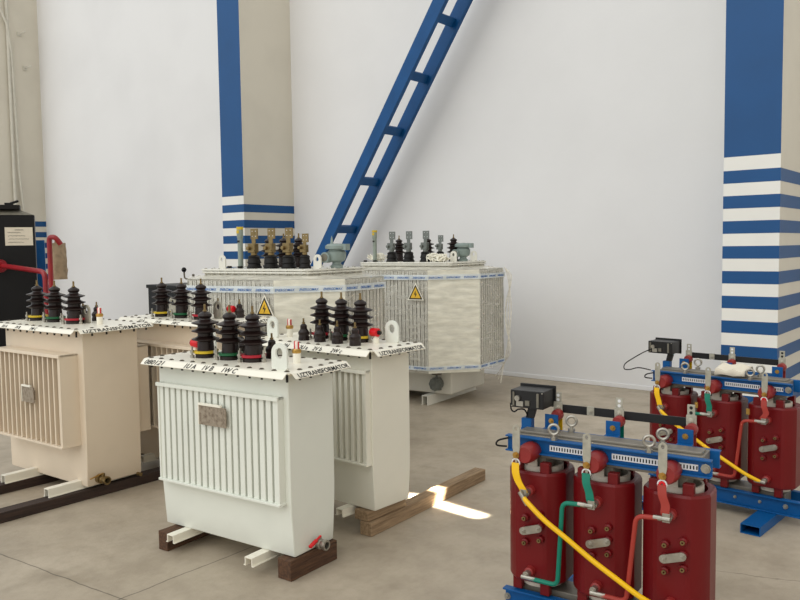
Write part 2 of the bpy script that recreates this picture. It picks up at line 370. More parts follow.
    for (x,y,c) in hv:
        o=part('high_voltage_bushing',HV,t,(x,y,zt)); part('mounting_ring',RING[c],o); [part('clamp_stud',CLAMP,o,(.073*math.cos(a),.073*math.sin(a),0),(0,0,a)) for a in (2.07,4.165,6.26)]; part('terminal_stud',HVSTUD,o)
    for (x,y) in lv:
        o=part('low_voltage_bushing',LV,t,(x,y,zt)); part('terminal_stud',LVSTUD,o)
    for (x,y,mm) in lugs: part('lifting_lug',mm,t,(x,y,zt))
    if gauge:
        o=part('level_gauge',GAUGE,t,(gauge[0],gauge[1],zt)); part('collar',COLLAR,o,label='brass collar'); part('sight_glass',GLASS,o,label='red and white sight glass')
    if tap:
        x,y,dr=tap
        o=build('tap_changer',MB().cyl((0,0,0),.018,0,.03,n=14).cyl((0,0,0),.01,.03,.05,n=12),lidm,t,loc=(x,y,zt))
        build('tap_handle',MB().lathe([(0,-.036*dr),(.021,-.036*dr),(.025,-.03*dr),(.025,.016*dr),(.012,.02*dr),(0,.02*dr)],(0,0,.062),'x',16),'red',o,label='red handle')
        build('handle_cap',MB().lathe([(0,.02*dr),(.013,.02*dr),(.013,.034*dr),(0,.036*dr)],(0,0,.062),'x',14),'blackc',o)
    fy=-HW-e*.62; fz=zt-d*.5
    for (s_,body,sz) in front_text:
        text(body,sz,t,(s_,-HW-e*.93,zt-d*.88),(1,0,0),(0,e*.65,d*.88),shear=.25,bold=.0002,sx=1.3 if body=='080121' else 1)
    if side_text:
        text(side_text,.036,t,(HL+e*.96,-HW+.03,zt-d*.92),(0,1,0),(-e*.65,0,d*.88),bold=.0003,sx=(2*HW-.06)/.345)
    for (x,y0,L,z0,h) in skids:
        part('skid_rail',channel_mesh(L,.05,h,.005,lidm),t,(x,y0,z0))
    if nplate:
        x0,x1,z0,z1=nplate; y=-hw-pp
        o=build('nameplate',MB().box(x0,x1,y-.018,y-.012,z0,z1).box(x0+.01,x0+.02,y-.012,y,z0+.02,z1-.02).box(x1-.02,x1-.01,y-.012,y,z0+.02,z1-.02),'nameplate',t,bevel=.001,label='small dusty metal nameplate')
        build('nameplate_holder',MB().box(x0-.003,x1-.03,y-.024,y-.01,z1,z1+.012).box(x0-.006,x0,y-.022,y-.01,z0,z1),'lid',o,bevel=.001)
    if valve: valve(t,g)
    return t
def valve_red(t,g):
    x=g['hl2']; z=.135; y=-.0
    o=build('drain_valve',MB().cyl((x-.01,y,z),.013,0,.035,'x').lathe([(0,.03),(.024,.03),(.026,.034),(.026,.05),(.02,.054),(.02,.07),(.026,.072),(.026,.088),(.017,.088),(.017,.07)],(x-.01,y,z),'x',16,cap=False).cyl((x+.035,y,z),.008,.01,.035,'z',10),'steel',t)
    build('valve_handle',MB().box(-.006,.006,-.085,.006,-.004,.004).box(-.009,.009,-.085,-.03,-.007,.006),'red',o,bevel=.002,loc=(x+.036,y,z+.038),rot=(.35,0,0),label='red lever')
def valve_brass(t,g):
    x=g['hl2']; z=.125; y=-.12
    o=build('drain_valve',MB().cyl((x-.01,y,z),.03,0,.04,'x').lathe([(0,.03),(.022,.03),(.024,.05),(.019,.055),(.019,.075),(.027,.08),(.027,.10),(.018,.10),(.018,.08)],(x-.005,y,z),'x',16,cap=False).cyl((x+.05,y,z),.012,.0,.04,'z',10),'bronze',t,label='brass drain valve')
    build('valve_handle',MB().box(-.006,.006,-.1,.006,-.003,.003),'brass',o,bevel=.001,loc=(x+.045,y,z+.04),rot=(.12,0,.15))
    build('earth_bolt',MB().cyl((x,.17,z-.04),.012,0,.04,'x',8),'bronze',t)
T1=dict(cx=-3.209,cy=2.657,th=.085,zt=1.022,HL=.517,HW=.215,e=.038,d=.027,hl=.466,hw=.168,hl2=.467,hw2=.147,zb=.105,zk=.373,pl=.434,pp=.041,ppb=.006,pzt=.893,pzb=.367)
T2=dict(cx=-3.246,cy=3.369,th=-.028,zt=1.048,HL=.516,HW=.21,e=.038,d=.03,hl=.466,hw=.159,hl2=.462,hw2=.145,zb=.14,zk=.35,pl=.452,pp=.037,ppb=.006,pzt=.927,pzb=.401)
T3=dict(cx=-5.158,cy=2.758,th=.048,zt=1.111,HL=.532,HW=.275,e=.033,d=.024,hl=.476,hw=.202,hl2=.470,hw2=.203,zb=.085,zk=.35,pl=.416,pp=.126,pzt=.946,pzb=.353)
T4=dict(T3); T4.update(cx=-4.72,cy=3.48,ppb=.03,th=.03,HW=.26)
transformer('distribution_transformer','greenish white corrugated tank transformer standing in front, on two dark wooden blocks',T1,'white',
  hv=((-.245,-.03,'y'),(-.067,-.022,'g'),(.097,-.02,'r')),lv=((.10,.115),(-.02,.13),(-.15,.135)),lugs=((.415,-.165,LUGW),(-.40,.14,LUGW)),gauge=(.335,.045),tap=(-.385,.02,-1),
  front_text=((-.487,'080121',.040),(-.178,'1U A',.041),(-.045,'1V B',.041),(.095,'1W C',.041)),skids=((-.30,-.265,.53,.062,.043),(.27,-.265,.53,.062,.043)),nplate=(-.090,.10,.712,.812),nfin=19,valve=valve_red,fin_t=.7)
transformer('distribution_transformer','white corrugated tank transformer on stacked weathered timbers, red handle at its right',T2,'white2',
  hv=((-.134,.05,'r'),(.034,.05,'g'),(.191,.05,'y')),lv=((-.148,-.09),(-.008,-.09),(.136,-.09),(.288,-.10)),lugs=((.365,.13,LUGW),(-.43,-.09,LUGW)),gauge=(-.365,-.01),tap=(.31,.05,1),
  front_text=((-.17,'2N',.038),(-.03,'2U a',.038),(.085,'2V b',.038),(.23,'2W c',.038)),skids=((-.3,-.235,.47,.097,.043),(.272,-.235,.47,.097,.043)),nfin=20,fin_t=.5)
transformer('distribution_transformer','cream corrugated tank transformer at the left edge, dusty nameplate on its fins',T3,'cream',
  hv=((-.37,-.015,'y'),(-.135,-.02,'g'),(.11,-.025,'r')),lv=((.065,.17),(-.10,.17),(-.25,.17)),lugs=((.165,.03,LUGC),(-.42,.12,LUGC)),gauge=(.315,.03),
  front_text=((-.50,'2811',.03),(-.33,'1U A',.032),(-.155,'1V B',.032),(.03,'1W C',.032)),skids=((-.15,-.43,.66,.065,.055),(.38,-.43,.66,.065,.055)),nplate=(-.012,.125,.618,.72),nfin=14,valve=valve_brass,fin_t=.22)
transformer('distribution_transformer','cream corrugated tank transformer behind, its right half hidden by the front one',T4,'cream',
  hv=((-.275,-.08,'y'),(-.045,-.08,'g'),(.185,-.09,'r')),lv=((.33,.13),(.1,.13),(-.1,.13)),lugs=((.255,-.0,LUGC),(-.42,.12,LUGC)),tap=(.27,.10,-1),
  front_text=((-.28,'1U A',.032),(-.085,'1V B',.032),(.10,'1W C',.032)),skids=((-.28,-.30,.6,.065,.045),(.3,-.30,.6,.065,.045)),nfin=14,fin_t=.22)
# ------------------------------------------------------------------ timbers
def timber(name,label,cx,cy,rz,w,L,h,z,m,cat='timber'):
    b=MB(); n=10; loops=[]
    for i in range(n+1):
        y=-L/2+L*i/n; j=lambda:random.uniform(-.0015,.0015)
        loops.append([(-w/2+j(),y,j()*.3+.0005),(w/2+j(),y,.0005+j()*.3),(w/2+j(),y,h-.0005-abs(j())),(-w/2+j(),y,h-.0005-abs(j()))])
    b.loft(loops); o=build(name,b,m,None,bevel=.003,loc=(cx,cy,z),rot=(0,0,rz)); return tag(o,label,cat)
timber('wooden_block','dark wooden block under the left skid rail of the front transformer',-3.582,2.585,.085,.07,.42,.103,0,'wood_dark')
timber('wooden_block','dark wooden block carrying the right end of the front transformer',-2.775,2.68,.05,.088,.34,.103,0,'wood_dark')
timber('wooden_beam','long weathered timber on the floor under the transformer with the red handle, sticking out behind it',-2.872,3.82,.055,.082,1.27,.078,0,'wood_grey')
timber('wooden_block','short weathered timber lying on the long beam under the tank corner',-2.875,3.36,-.0,.10,.34,.058,.0785,'wood_grey')
timber('wooden_beam','long oil-stained beam crossing the floor under the cream transformers, nearest to the front',-4.745,2.65,0,.10,3.3,.064,0,'wood_black')
timber('wooden_beam','second oil-stained beam under the cream transformers at the left edge',-5.31,2.75,0,.10,2.6,.064,0,'wood_black')
tag(build('wood_wedge',MB().box(-4.87,-4.81,2.47,2.60,.0655,.084),'brass',bevel=.002),'small ochre packing wedge under the cream tank corner','wedge')
bpy.data.objects['wood_wedge'].data.materials[0]=M['wood_grey']
# ------------------------------------------------------------------ large wrapped transformers
def big(name,label,cx,cy,th,items,flagmat,sign,capx,end_item=None):
    t=thing(name,label,'transformer',(cx,cy,0),th)
    hl,hw,fd,m,o_,zt,zf,ztf=.542,.362,.27,.099,.031,1.439,.371,1.357
    R=lambda a,b,z:[(-a,-b,z),(a,-b,z),(a,b,z),(-a,b,z)]
    build('tank',MB().loft([R(hl-.01,hw-.01,.1),R(hl,hw,.112),R(hl,hw,zt-.03)]),'bigw',t,bevel=.004)
    b=MB(); c=.03
    for (a,bb,z0,z1) in ((hl+o_,hw+o_,zt-.014,zt),(hl+o_-.004,hw+o_-.004,zt-.034,zt-.02)):
        pts=[(-a+c,-bb),(a-c,-bb),(a,-bb+c),(a,bb-c),(a-c,bb),(-a+c,bb),(-a,bb-c),(-a,-bb+c)]; b.prism(pts,'z',z0,z1)
    b.box(-hl-.01,hl+.01,-hw-.01,hw+.01,zt-.022,zt-.012)
    build('lid',b,'bigw',t,bevel=.002)
    LB=MB().cyl((0,0,0),.007,-.045,.006,n=6).mesh('lid_bolt','plate')
    for i in range(14):
        for y in (-hw-o_+.012,hw+o_-.012): part('lid_bolt',LB,t,(-hl+.03+(2*hl-.06)*i/13,y,zt))
    for i in range(8):
        for x in (-hl-o_+.012,hl+o_-.012): part('lid_bolt',LB,t,(x,-hw+.04+(2*hw-.08)*i/7,zt))
    def bank(along,c0,c1,base,depth,sgn,n):
        b=MB(); p=(c1-c0)/n
        def bx(a0,a1,d0,d1,z0,z1):
            d0,d1=sorted((d0,d1))
            if along=='x': b.box(a0,a1,d0,d1,z0,z1)
            else: b.box(d0,d1,a0,a1,z0,z1)
        for i in range(n):
            cc=c0+p*(i+.5); bx(cc-.0065,cc+.0065,base,base+sgn*depth,zf,ztf)
            bx(cc-.0135,cc+.0135,base+sgn*(depth-.004),base+sgn*depth,zf,ztf)
        build('cooling_fin_bank',b,'bigw',t)
    bank('x',-(hl-m),hl-m,-hw,fd,-1,20); bank('x',-(hl-m),hl-m,hw,fd,1,20)
    bank('y',-(hw-m),hw-m,hl,fd,1,11); bank('y',-(hw-m),hw-m,-hl,fd,-1,11)
    # film hull
    def hull(g,gx=0):
        A,B=hl-m,hw-m; X,Y=hl+fd+g,hw+fd+g; k=g*.6
        return [(-A-k,-Y),(A+k,-Y),(X,-B-k),(X,B+k),(A+k,Y),(-A-k,Y),(-X,B+k),(-X,-B-k)]
    def ring(g,z,sub=8,amp=0,seed=0):
        h=hull(g); out=[]
        for i in range(8):
            a=Vector(h[i]); c2=Vector(h[(i+1)%8])
            for j in range(sub):
                p=a.lerp(c2,j/sub); q=noise.noise(Vector((p.x*9+seed,p.y*9,z*26)))*amp
                d=p.normalized(); out.append((p.x+d.x*q,p.y+d.y*q,z))
        return out
    loops=[ring(.010,zf-.02+(ztf-zf+.03)*i/44,8,.005,cx) for i in range(45)]
    me=MB().loft(loops,cap=False).mesh('stretch_film','film'); me.materials.append(M['filmcorner'])
    for p in me.polygons:
        c_=p.center
        if abs(c_.x)>hl-m and abs(c_.y)>hw-m: p.material_index=1
    part('stretch_film',me,t,label='clear stretch film wound round the fins')
    # film gathered on top of the fins up to the lid
    loops=[]
    for i in range(9):
        u=i/8; l=[]
        base=ring(.010,ztf+.01,8,.008,cx); n=len(base)
        for p in base:
            v=Vector(p[:2]); sc=min((hl+.0+.005)/abs(v.x) if abs(v.x)>1e-6 else 9,(hw+.005)/abs(v.y) if abs(v.y)>1e-6 else 9,1)
            q=v.lerp(v*sc,u); zz=ztf+.012+(zt-.045-ztf)*u**1.6*.7+noise.noise(Vector((v.x*7,v.y*7,u*5+cx)))*.014*math.sin(PI*u)
            l.append((q.x,q.y,zz))
        loops.append(l)
    build('gathered_film',MB().loft(loops,cap=False),'filmtop',t)
    # printed tape
    def tape(z,hh,dz):
        h=hull(.022); b=MB(); lo=[];hi=[]
        for i,p in enumerate(h+h[:1]):
            q=z+dz*math.sin(i*.8)
            lo.append((p[0],p[1],q)); hi.append((p[0],p[1],q+hh))
        b.loft([lo,hi],cap=False,closed=False); tp=build('packing_tape',b,'tape',t,smooth=False,label='pale printed packing tape')
        for i in (7,0,1,2):
            a=Vector(lo[i]); c2=Vector(lo[i+1]); L=(c2-a).length; k=max(1,int(L/.165)); st=L/k; d=(c2-a).normalized()
            for j in range(k):
                text('ENERGOMAX',.027,tp,a+d*(st*j+.01)+Vector((0,0,.013)),d,(0,0,1),'blueink',shear=.25,bold=.0003,sx=.86)
    tape(1.268,.05,.006)
    if sign[3]: tape(.375,.042,.004)
    # warning sign
    sx,szz,s_=sign[:3]; y=-hw-fd-.03
    tri=lambda k:[(sx-k*.5*s_,szz-k*.30*s_),(sx+k*.5*s_,szz-k*.30*s_),(sx,szz+k*.60*s_)]
    w=build('warning_sign',MB().prism(tri(1.16),'y',y,y+.004),'lid',t,smooth=False,label='triangular high voltage warning sign')
    build('sign_border',MB().prism(tri(.97),'y',y-.001,y),'ink',w,smooth=False)
    build('sign_face',MB().prism(tri(.72),'y',y-.002,y-.001),'signy',w,smooth=False)
    q=s_*.16
    build('lightning_symbol',MB().prism([(sx+.1*q,szz+1.5*q),(sx-.7*q,szz-.1*q),(sx-.05*q,szz+.05*q),(sx-.3*q,szz-1.3*q),(sx+.65*q,szz+.35*q),(sx+.05*q,szz+.25*q)],'y',y-.003,y-.002),'ink',w,smooth=False)
    # pieces on the lid
    def lv(x,y,h,small=1.0):
        k=small
        bb=build('low_voltage_bushing',MB().lathe([(0,0),(.062*k,0),(.062*k,.012),(.054*k,.02),(.05*k,.04),(.06*k,.046),(.052*k,.06),(.046*k,.085),(.052*k,.092),(.04*k,.104),(.02,.11),(0,.111)],n=22),'blackc',t,loc=(x,y,zt))
        bb['label']='black low voltage bushing'
        build('terminal_clamp',MB().lathe([(0,.104),(.026*k,.104),(.026*k,.13),(0,.13)],n=14).box(-.045*k,.03*k,-.026*k,.026*k,.128,.128+.075*k).cyl((-.03*k,-.02,.165),.016*k,-.03,0,'y',10).cyl((.03*k,-.02,.15),.01*k,-.02,0,'y',8),flagmat,bb,bevel=.003)
        f=MB().box(-.02*k,.02*k,-.004,.004,.18,h-.07*k).box(-.038*k+.008,.038*k+.008,-.005,.005,h-.085*k,h)
        ff=build('terminal_flag',f,flagmat,bb,bevel=.001)
        hb=MB()
        for u in (-.018*k+.008,.018*k+.008):
            for v in (h-.02*k,h-.062*k): hb.cyl((u,-.0055,v),.0036*k,-.001,.001,'y',10)
        build('bolt_hole',hb,'wall',ff)['kind']='stuff'
    for it in items:
        k=it[0]
        if k=='lv': lv(*it[1:])
        elif k=='hv':
            o=part('high_voltage_bushing',HV,t,(it[1],it[2],zt)); part('terminal_stud',HVSTUD,o)
        elif k=='pipe':
            o=build('thermometer_pocket',MB().cyl((0,0,0),.022,0,.25,n=16).lathe([(0,.25),(.024,.25),(.027,.26),(.027,.325),(.022,.335),(0,.338)],n=16),'greypipe',t,loc=(it[1],it[2],zt))
            build('yellow_cap',MB().cyl((0,0,0),.029,.322,.345,n=16).box(-.012,.012,-.03,-.024,.29,.315),'ylring',o)
            build('knob',MB().cyl((-.13,0,0),.02,0,.018,n=10).cyl((.02,-.03,0),.022,0,.018,n=10),'blackc',o)
            build('slot',MB().box(-.012,.012,-.0235,-.02,.215,.232),'hole',o)
        elif k=='exp':
            o=build('pressure_relief_valve',MB().lathe([(0,0),(.05,0),(.05,.02),(.035,.03),(.035,.045),(.065,.06),(.075,.085),(.075,.125),(.06,.14),(.06,.15),(.09,.152),(.09,.175),(.07,.19),(0,.195)],n=22).cyl((-.045,-.07,.085),.042,-.03,.03,'y',18).box(.06,.11,-.03,.03,.14,.19),'greycast',t,loc=(it[1],it[2],zt))
            build('gauge_face',MB().cyl((-.045,-.101,.085),.03,-.002,.001,'y',18),'sheet',o)
            if it[3]: build('relief_spike',MB().lathe([(.02,.18),(.012,.2),(.008,.23),(0,.26)],(-.045,0,0),n=10),'greycast',o)
        elif k=='lug': part('lifting_lug',LUGB,t,(it[1],it[2],zt))
        elif k=='clump':
            b=MB(); 
            for j in range(7):
                c0=Vector((it[1]+random.uniform(-.08,.08),it[2]+random.uniform(-.04,.04),zt+.012)); P=[]
                for q in range(14): P.append(c0+Vector((random.uniform(-.05,.05),random.uniform(-.04,.04),random.uniform(0,.075))))
                P[0].z=zt+.006; b.tube(smooth_path(P,4),.006,6)
            build('crumpled_film',b,'lid',t)
    # skids
    for x in (-.32,.32):
        part('skid_rail',channel_mesh(2*hw+.3,.07,.098,.008,'bigw'),t,(x,-hw-.15,.001))
    if end_item:
        x=hl-.06; y=-hw
        v=build('drain_valve',MB().cyl((x-.08,y,.21),.055,-.07,0,'y',18).cyl((x-.08,y-.07,.21),.07,-.02,0,'y',8).lathe([(.05,-.06),(.05,.06)],(x-.08,y-.05,.21),'z',14).cyl((x-.08,y-.05,0),.012,.26,.31,'z',8),'greyflag',t,label='grey cast drain valve')
        build('hand_wheel',MB().torus((x-.08,y-.05,.315),.045,.008,'z',18,6).box(x-.12,x-.04,y-.055,y-.045,.31,.32),'darkbolt',v)
        # loose film tail
        b=MB(); X=hl+fd+.02; Y=hw-m
        for j in range(3):
            P=[(X+.01*j,Y+.01,ztf+.02-j*.01),(X+.03+.02*j,Y+.03,ztf-.10),(X+.06-.03*j,Y+.04,ztf-.38),(X+.05-.02*j,Y+.03,zf+.38),(X+.02+.02*j,Y+.02,zf+.14),(X-.02,Y+.02,zf-.02),(X-.05-.03*j,Y+.01,zf-.22+.03*j)]
            pts=smooth_path(P,6); w=.018
            b.loft([[p+Vector((0,-w,0)) for p in pts],[p+Vector((.006,0,0)) for p in pts],[p+Vector((0,w,0)) for p in pts]],cap=False,closed=False)
        build('film_tail',b,'filmtop',t,label='loose end of film hanging down')
    return t
big('large_transformer','large film-wrapped white transformer with bronze terminal flags, left of the back pair',-4.84,4.463,.119,
  [('lv',-.185,-.15,.325),('lv',.0,-.15,.325),('lv',.185,-.15,.325),('lv',.35,-.15,.275,.8),('hv',.045,.15),('hv',-.12,.15),('hv',-.285,.15),('pipe',-.345,-.14),('exp',.55,.0,1),('lug',-.525,-.17),('lug',.46,-.13)],'bronze',(.375,1.155,.155,False),0)
big('large_transformer','large film-wrapped white transformer with grey terminal flags, right of the back pair',-5.099,6.72,.093,
  [('lv',-.302,-.15,.325),('lv',-.085,-.15,.325),('lv',.125,-.15,.325),('lv',.303,-.15,.275,.8),('hv',-.405,.15),('hv',-.03,.15),('hv',.293,.15),('pipe',-.526,-.15),('exp',.42,.13,0),('lug',.535,.15),('lug',.45,-.13),('clump',-.57,-.05),('clump',.36,-.25),('clump',.27,-.2)],'greyflag',(.32,1.13,.165,True),0,True)
# ------------------------------------------------------------------ dry transformers
def hexbolt(b,c,r=.011,h=.012,axis='y'):
    x,y,z=c
    b.lathe([(0,0),(r*1.35,0),(r*1.35,-.003),(r,-.003),(r,-h),(r*.5,-h),(r*.5,-h-.006),(0,-h-.006)],c,axis,8)
def outline(R=.136,cf=.122,cs=.125,n=48):
    return [(max(-cs,min(cs,R*math.cos(2*PI*i/n))),max(-cf,R*math.sin(2*PI*i/n))) for i in range(n)]
def dry(label,cx,cy,th,lead,extra,SP=.283,K=1.0,bars=(-.322,-.024,.265),box=(-.438,-.285),foot=.323,xr=.46):
    t=thing('dry_type_transformer',label,'transformer',(cx,cy,0),th)
    Q=SP/.283
    # feet
    for x in (-foot,foot):
        b=MB(); w,h,q=.106,.054,.005
        b.box(x-w/2,x+w/2,-.39,.39,0,q).box(x-w/2,x+w/2,-.39,.39,h-q,h).box(x-w/2,x-w/2+q,-.39,.39,q,h-q).box(x+w/2-q,x+w/2,-.39,.39,q,h-q).cyl((x,-.34,h),.008,0,.001)
        build('foot_channel',b,'dblue',t,bevel=.001)
    for sgn in (-1,1):
        b=MB(); z0,z1=.055,.145
        ya=sgn*.088; yb=sgn*.118
        def bx(x0,x1,a,c,z0,z1): b.box(x0,x1,min(a,c),max(a,c),z0,z1)
        bx(-.41,xr,ya,ya-sgn*.007,z0,z1); bx(-.41,xr,ya,yb,z1-.007,z1); bx(-.41,xr,ya,yb,z0,z0+.007)
        o=build('lower_beam',b,'dblue',t,bevel=.001)
        for x in (-.40,-.2,.0,.12,.26,.40):
            bb=MB(); 
            if sgn<0: hexbolt(bb,(x,ya,.10),.011 if abs(x)>.3 else .007)
            else: hexbolt(bb,(x,ya+.012,.10),.011)
            build('frame_bolt',bb,'steel',o)
        b=MB(); z0,z1=.735,.802; ya=sgn*.070; yb=sgn*.096
        x0,x1=(-.405,.42)
        bx(x0,x1,ya,ya-sgn*.006,z0,z1); bx(x0,x1,ya,yb,z1-.006,z1); bx(x0,x1,ya,yb,z0,z0+.006)
        o=build('upper_beam',b,'dblue',t,bevel=.001)
        if sgn<0:
            for (a,c) in ((-.215,-.035),(.045,.245),(.30,.37)):
                st=build('slotted_strip',MB().box(a,c,ya-.004,ya,.752,.776),'strip',o)
                bb=MB(); k=int((c-a)/.0115)
                for i in range(k): bb.box(a+.006+i*.0115,a+.011+i*.0115,ya-.005,ya-.0035,.757,.771)
                build('slots',bb,'hole',st)['kind']='stuff'
            bb=MB(); hexbolt(bb,(.397,ya,.765),.014); build('frame_bolt',bb,'steel',o)
    # core
    b=MB().box(-.375,.385,-.06,.06,.715,.805).box(-.365,.375,-.038,.038,.805,.815).box(-.375,.385,-.06,.06,.07,.16)
    for k in (-1,0,1): b.box(k*SP-.045,k*SP+.045,-.055,.055,.15,.72)
    build('laminated_core',b,'core',t,bevel=.002)
    build('end_bracket',MB().box(-.402,-.355,.062,.098,.80,.845),'dblue',t,bevel=.002)
    # coils
    O=outline(.136*K,.122,.125*K); 
    b=MB(); n=len(O); I=[(.103*math.cos(2*PI*i/n),.103*math.sin(2*PI*i/n)) for i in range(n)]
    k1=lambda L,z,s=1:[(p[0]*s,p[1]*s,z) for p in L]
    b.loft([k1(I,.2),k1(O,.2,.97),k1(O,.208),k1(O,.655),k1(O,.665,.965),k1(I,.665),k1(I,.2)],cap=False)
    coil=b.mesh('cast_coil','resin',ang=13)
    ins=MB().lathe([(.080,.17),(.089,.17),(.089,.682),(.080,.682),(.080,.17)],n=32,cap=False).mesh('inner_winding','coil_in')
    pads=MB().box(-.02,.02,-.016,.016,0,.052).mesh('spacer_block','resin',.002)
    studs=[(-.02,.475),(.046,.497),(-.02,.425),(.046,.447),(-.02,.372),(.046,.394)]
    for j,k in enumerate((-1,0,1)):
        c=part('cast_coil',coil,t,(k*SP+.005,0,0)); part('inner_winding',ins,c); [part('spacer_block',pads,c,(x,y,z)) for z in (.655,.150) for (x,y) in ((.055,-.094),(-.072,-.082),(.06,.09),(-.06,.09))]
        build('lead_plate',MB().box(-.03,.012,-.084,-.078,.655,.72).box(-.03,.012,-.1,-.078,.716,.722),'coil_in',c)
        for (x,z) in studs:
            bb=MB().lathe([(.016,-.119),(.015,-.140),(.010,-.144),(0,-.144)],(x,0,z),'y',14)
            s_=build('tap_boss',bb,'resin',c); build('tap_stud',MB().lathe([(.0085,-.142),(.0085,-.152),(.004,-.152),(.004,-.146)],(x,0,z),'y',10,cap=False),'bronze',s_)
        # link bar
        a=Vector((-.02,-.156,.425)); d=Vector((.046,-.156,.447)); u=(d-a).normalized(); v=Vector((-u.z,0,u.x)); pts=[]
        for q in range(9): an=PI/2+PI*q/8; pts.append(a+(u*math.cos(an)+v*math.sin(an))*.016)
        for q in range(9): an=-PI/2+PI*q/8; pts.append(d+(u*math.cos(an)+v*math.sin(an))*.016)
        bb=MB().prism([(p.x,p.z) for p in pts],'y',-.158,-.152); lk=build('tap_link',bb,'steel',c,label='bare metal link bar')
        
        for (qx,qz) in ((-.02,.425),(.046,.447)):
            bb=MB(); hexbolt(bb,(qx,-.158,qz),.010,.008); build('link_bolt',bb,'steel',lk)
        for z in (.591,.25):
            bb=MB().lathe([(.022,-.119),(.02,-.146),(.014,-.150),(0,-.150)],(0,0,z),'y',14); s_=build('terminal_boss',bb,'resin2',c)
            bb=MB().cyl((0,-.15,z),.014,-.022,0,'y',12); hexbolt(bb,(0,-.172,z),.011,.010); build('terminal_bolt',bb,'steel',s_)
        # insulator and front bar
        i_=build('support_insulator',MB().lathe([(0,-.064),(.037,-.064),(.040,-.075),(.041,-.12),(.038,-.150),(.032,-.164),(0,-.164)],(0,0,0),'y',24),'resin2',t,loc=(k*SP-.008,0,.745))
        bx_=bars[j]; w=.016; N=14; z0,z1=.690,.868
        loopI=[];loopO=[]
        cz=z1-w
        for q in range(32):
            an=2*PI*q/32; dx,dz=math.cos(an),math.sin(an); loopI.append((.0065*dx,cz+.009*dz))
            kk=w if dz>=0 else min(w/abs(dx) if abs(dx)>1e-6 else 99,(cz-z0)/abs(dz)); loopO.append((kk*dx,cz+kk*dz))
        bb=MB().loft([[(p[0],y,p[1]) for p in L] for L,y in ((loopI,-.169),(loopO,-.169),(loopO,-.164),(loopI,-.164),(loopI,-.169))],cap=False)
        br=build('terminal_bar',bb,'plate',t,loc=(bx_,0,0),smooth=False); bb=MB(); hexbolt(bb,(0,-.169,.742),.011,.008)
        build('bar_bolt',bb,'brass',br)
        cm=('yellow','green','redcable')[j]
        build('cable_ring',MB().torus((0,-.171,.712),.016,.0032,'y',18,6),'strip',br)
        if j==2: build('cable_ring',MB().torus((0,-.172,.712),.008,.005,'y',18,6),'red',br)
        # flat strap down to the coil terminal
        P=smooth_path([(bx_,-.172,.712),(bx_+.003,-.178,.675),(bx_+.015,-.180,.64),(k*SP-.004,-.182,.612),(k*SP,-.178,.597)],4); w=.016
        lo=[];hi=[]
        for p in P: lo.append([p+Vector((-w,0,0)),p+Vector((w,0,0)),p+Vector((w,-.004,0)),p+Vector((-w,-.004,0))])
        bb=MB().loft(lo); build('phase_strap',bb,cm,t,label=('yellow','green','brick red')[j]+' sleeved strap')
        build('strap_lug',MB().box(k*SP-.014,k*SP+.014,-.186,-.178,.575,.61),'steel',t,bevel=.001)
    # phase cables
    def cable(nm,pts,m,r,lab,lugs):
        pts=[Vector((p[0]*Q,p[1],p[2])) for p in pts]; c=build('phase_cable',MB().tube(pts,r),m,t,label=lab)
        for (p,d) in lugs:
            p=Vector((p[0]*Q,p[1],p[2])); d=Vector(d).normalized(); build('cable_lug',MB().tube([p,p+d*.03],r*1.08).tube([p-d*.03,p],.004+r*.5),'steel',c)
    cable('g',round_path([(-.022,-.186,.589),(-.115,-.188,.585),(-.135,-.19,.245),(-.262,-.186,.245)],.028),'green',.0092,'green bent cable between coils',[((-.022,-.186,.589),(-1,0,0)),((-.262,-.186,.245),(1,0,0))])
    cable('r',round_path([(.268,-.186,.589),(.175,-.188,.583),(.14,-.19,.245),(.028,-.186,.245)],.028),'redcable',.0092,'brick red bent cable between coils',[((.268,-.186,.589),(-1,0,0)),((.028,-.186,.245),(1,0,0))])
    cable('y',smooth_path([(-.278,-.194,.577),(-.235,-.205,.547),(-.175,-.212,.505),(-.09,-.215,.455),(.01,-.216,.392),(.11,-.214,.335),(.20,-.208,.283),(.272,-.19,.248)],5),'yellow',.0105,'long yellow diagonal cable',[((-.278,-.194,.577),(.6,0,-.8)),((.272,-.19,.248),(-1,0,.1))])
    # eyebolts
    for (x,y) in ((-.193,-.083),(-.165,.045),(.192,-.083),(.222,.0)):
        z=.8025 if abs(y)>.06 else .8155
        bb=MB().torus((0,0,.044),.020,.006,'y',22,8).cyl((0,0,0),.008,0,.024,n=10).lathe([(.015,0),(.015,.012)],n=6)
        build('eyebolt',bb,'steel',t,loc=(x,y,z),rot=(0,0,.25))
    # busbar and its supports
    bus=build('busbar',MB().box(-.245,-.125,.146,.152,.868,.904).box(-.11,.0,.146,.152,.868,.904).box(.0,.30,.146,.152,.866,.902),'busb',t,bevel=.001,label='black sleeved bus bar')
    bb=MB().box(-.133,-.102,.142,.156,.870,.906); hexbolt(bb,(-.118,.142,.888),.009,.006); build('bar_joint',bb,'plate',bus)
    for j,(x,rot) in enumerate(((-.27,.15),(0,0),(.29,0))):
        b2=build('busbar_bracket',MB().box(x-.035,x+.025,.064,.10,.802,.809).box(x-.035,x+.025,.094,.10,.802,.866),'dblue',t,bevel=.001)
        bb=MB(); hexbolt(bb,(x-.005,.094,.838),.009,.006); build('bracket_bolt',bb,'brass',b2)
        build('bus_insulator',MB().lathe([(0,.10),(.02,.10),(.024,.108),(.024,.135),(.019,.142),(0,.142)],(x+.012,0,.862),'y',18),'resin2',t)
        bb=MB().box(x-.013,x+.027,.139,.144,.862,.915).box(x-.012,x+.018,.1525,.157,.862,.955); hexbolt(bb,(x+.006,.139,.892),.010,.006)
        pl=build('bus_terminal',bb,'plate',t,bevel=.001)
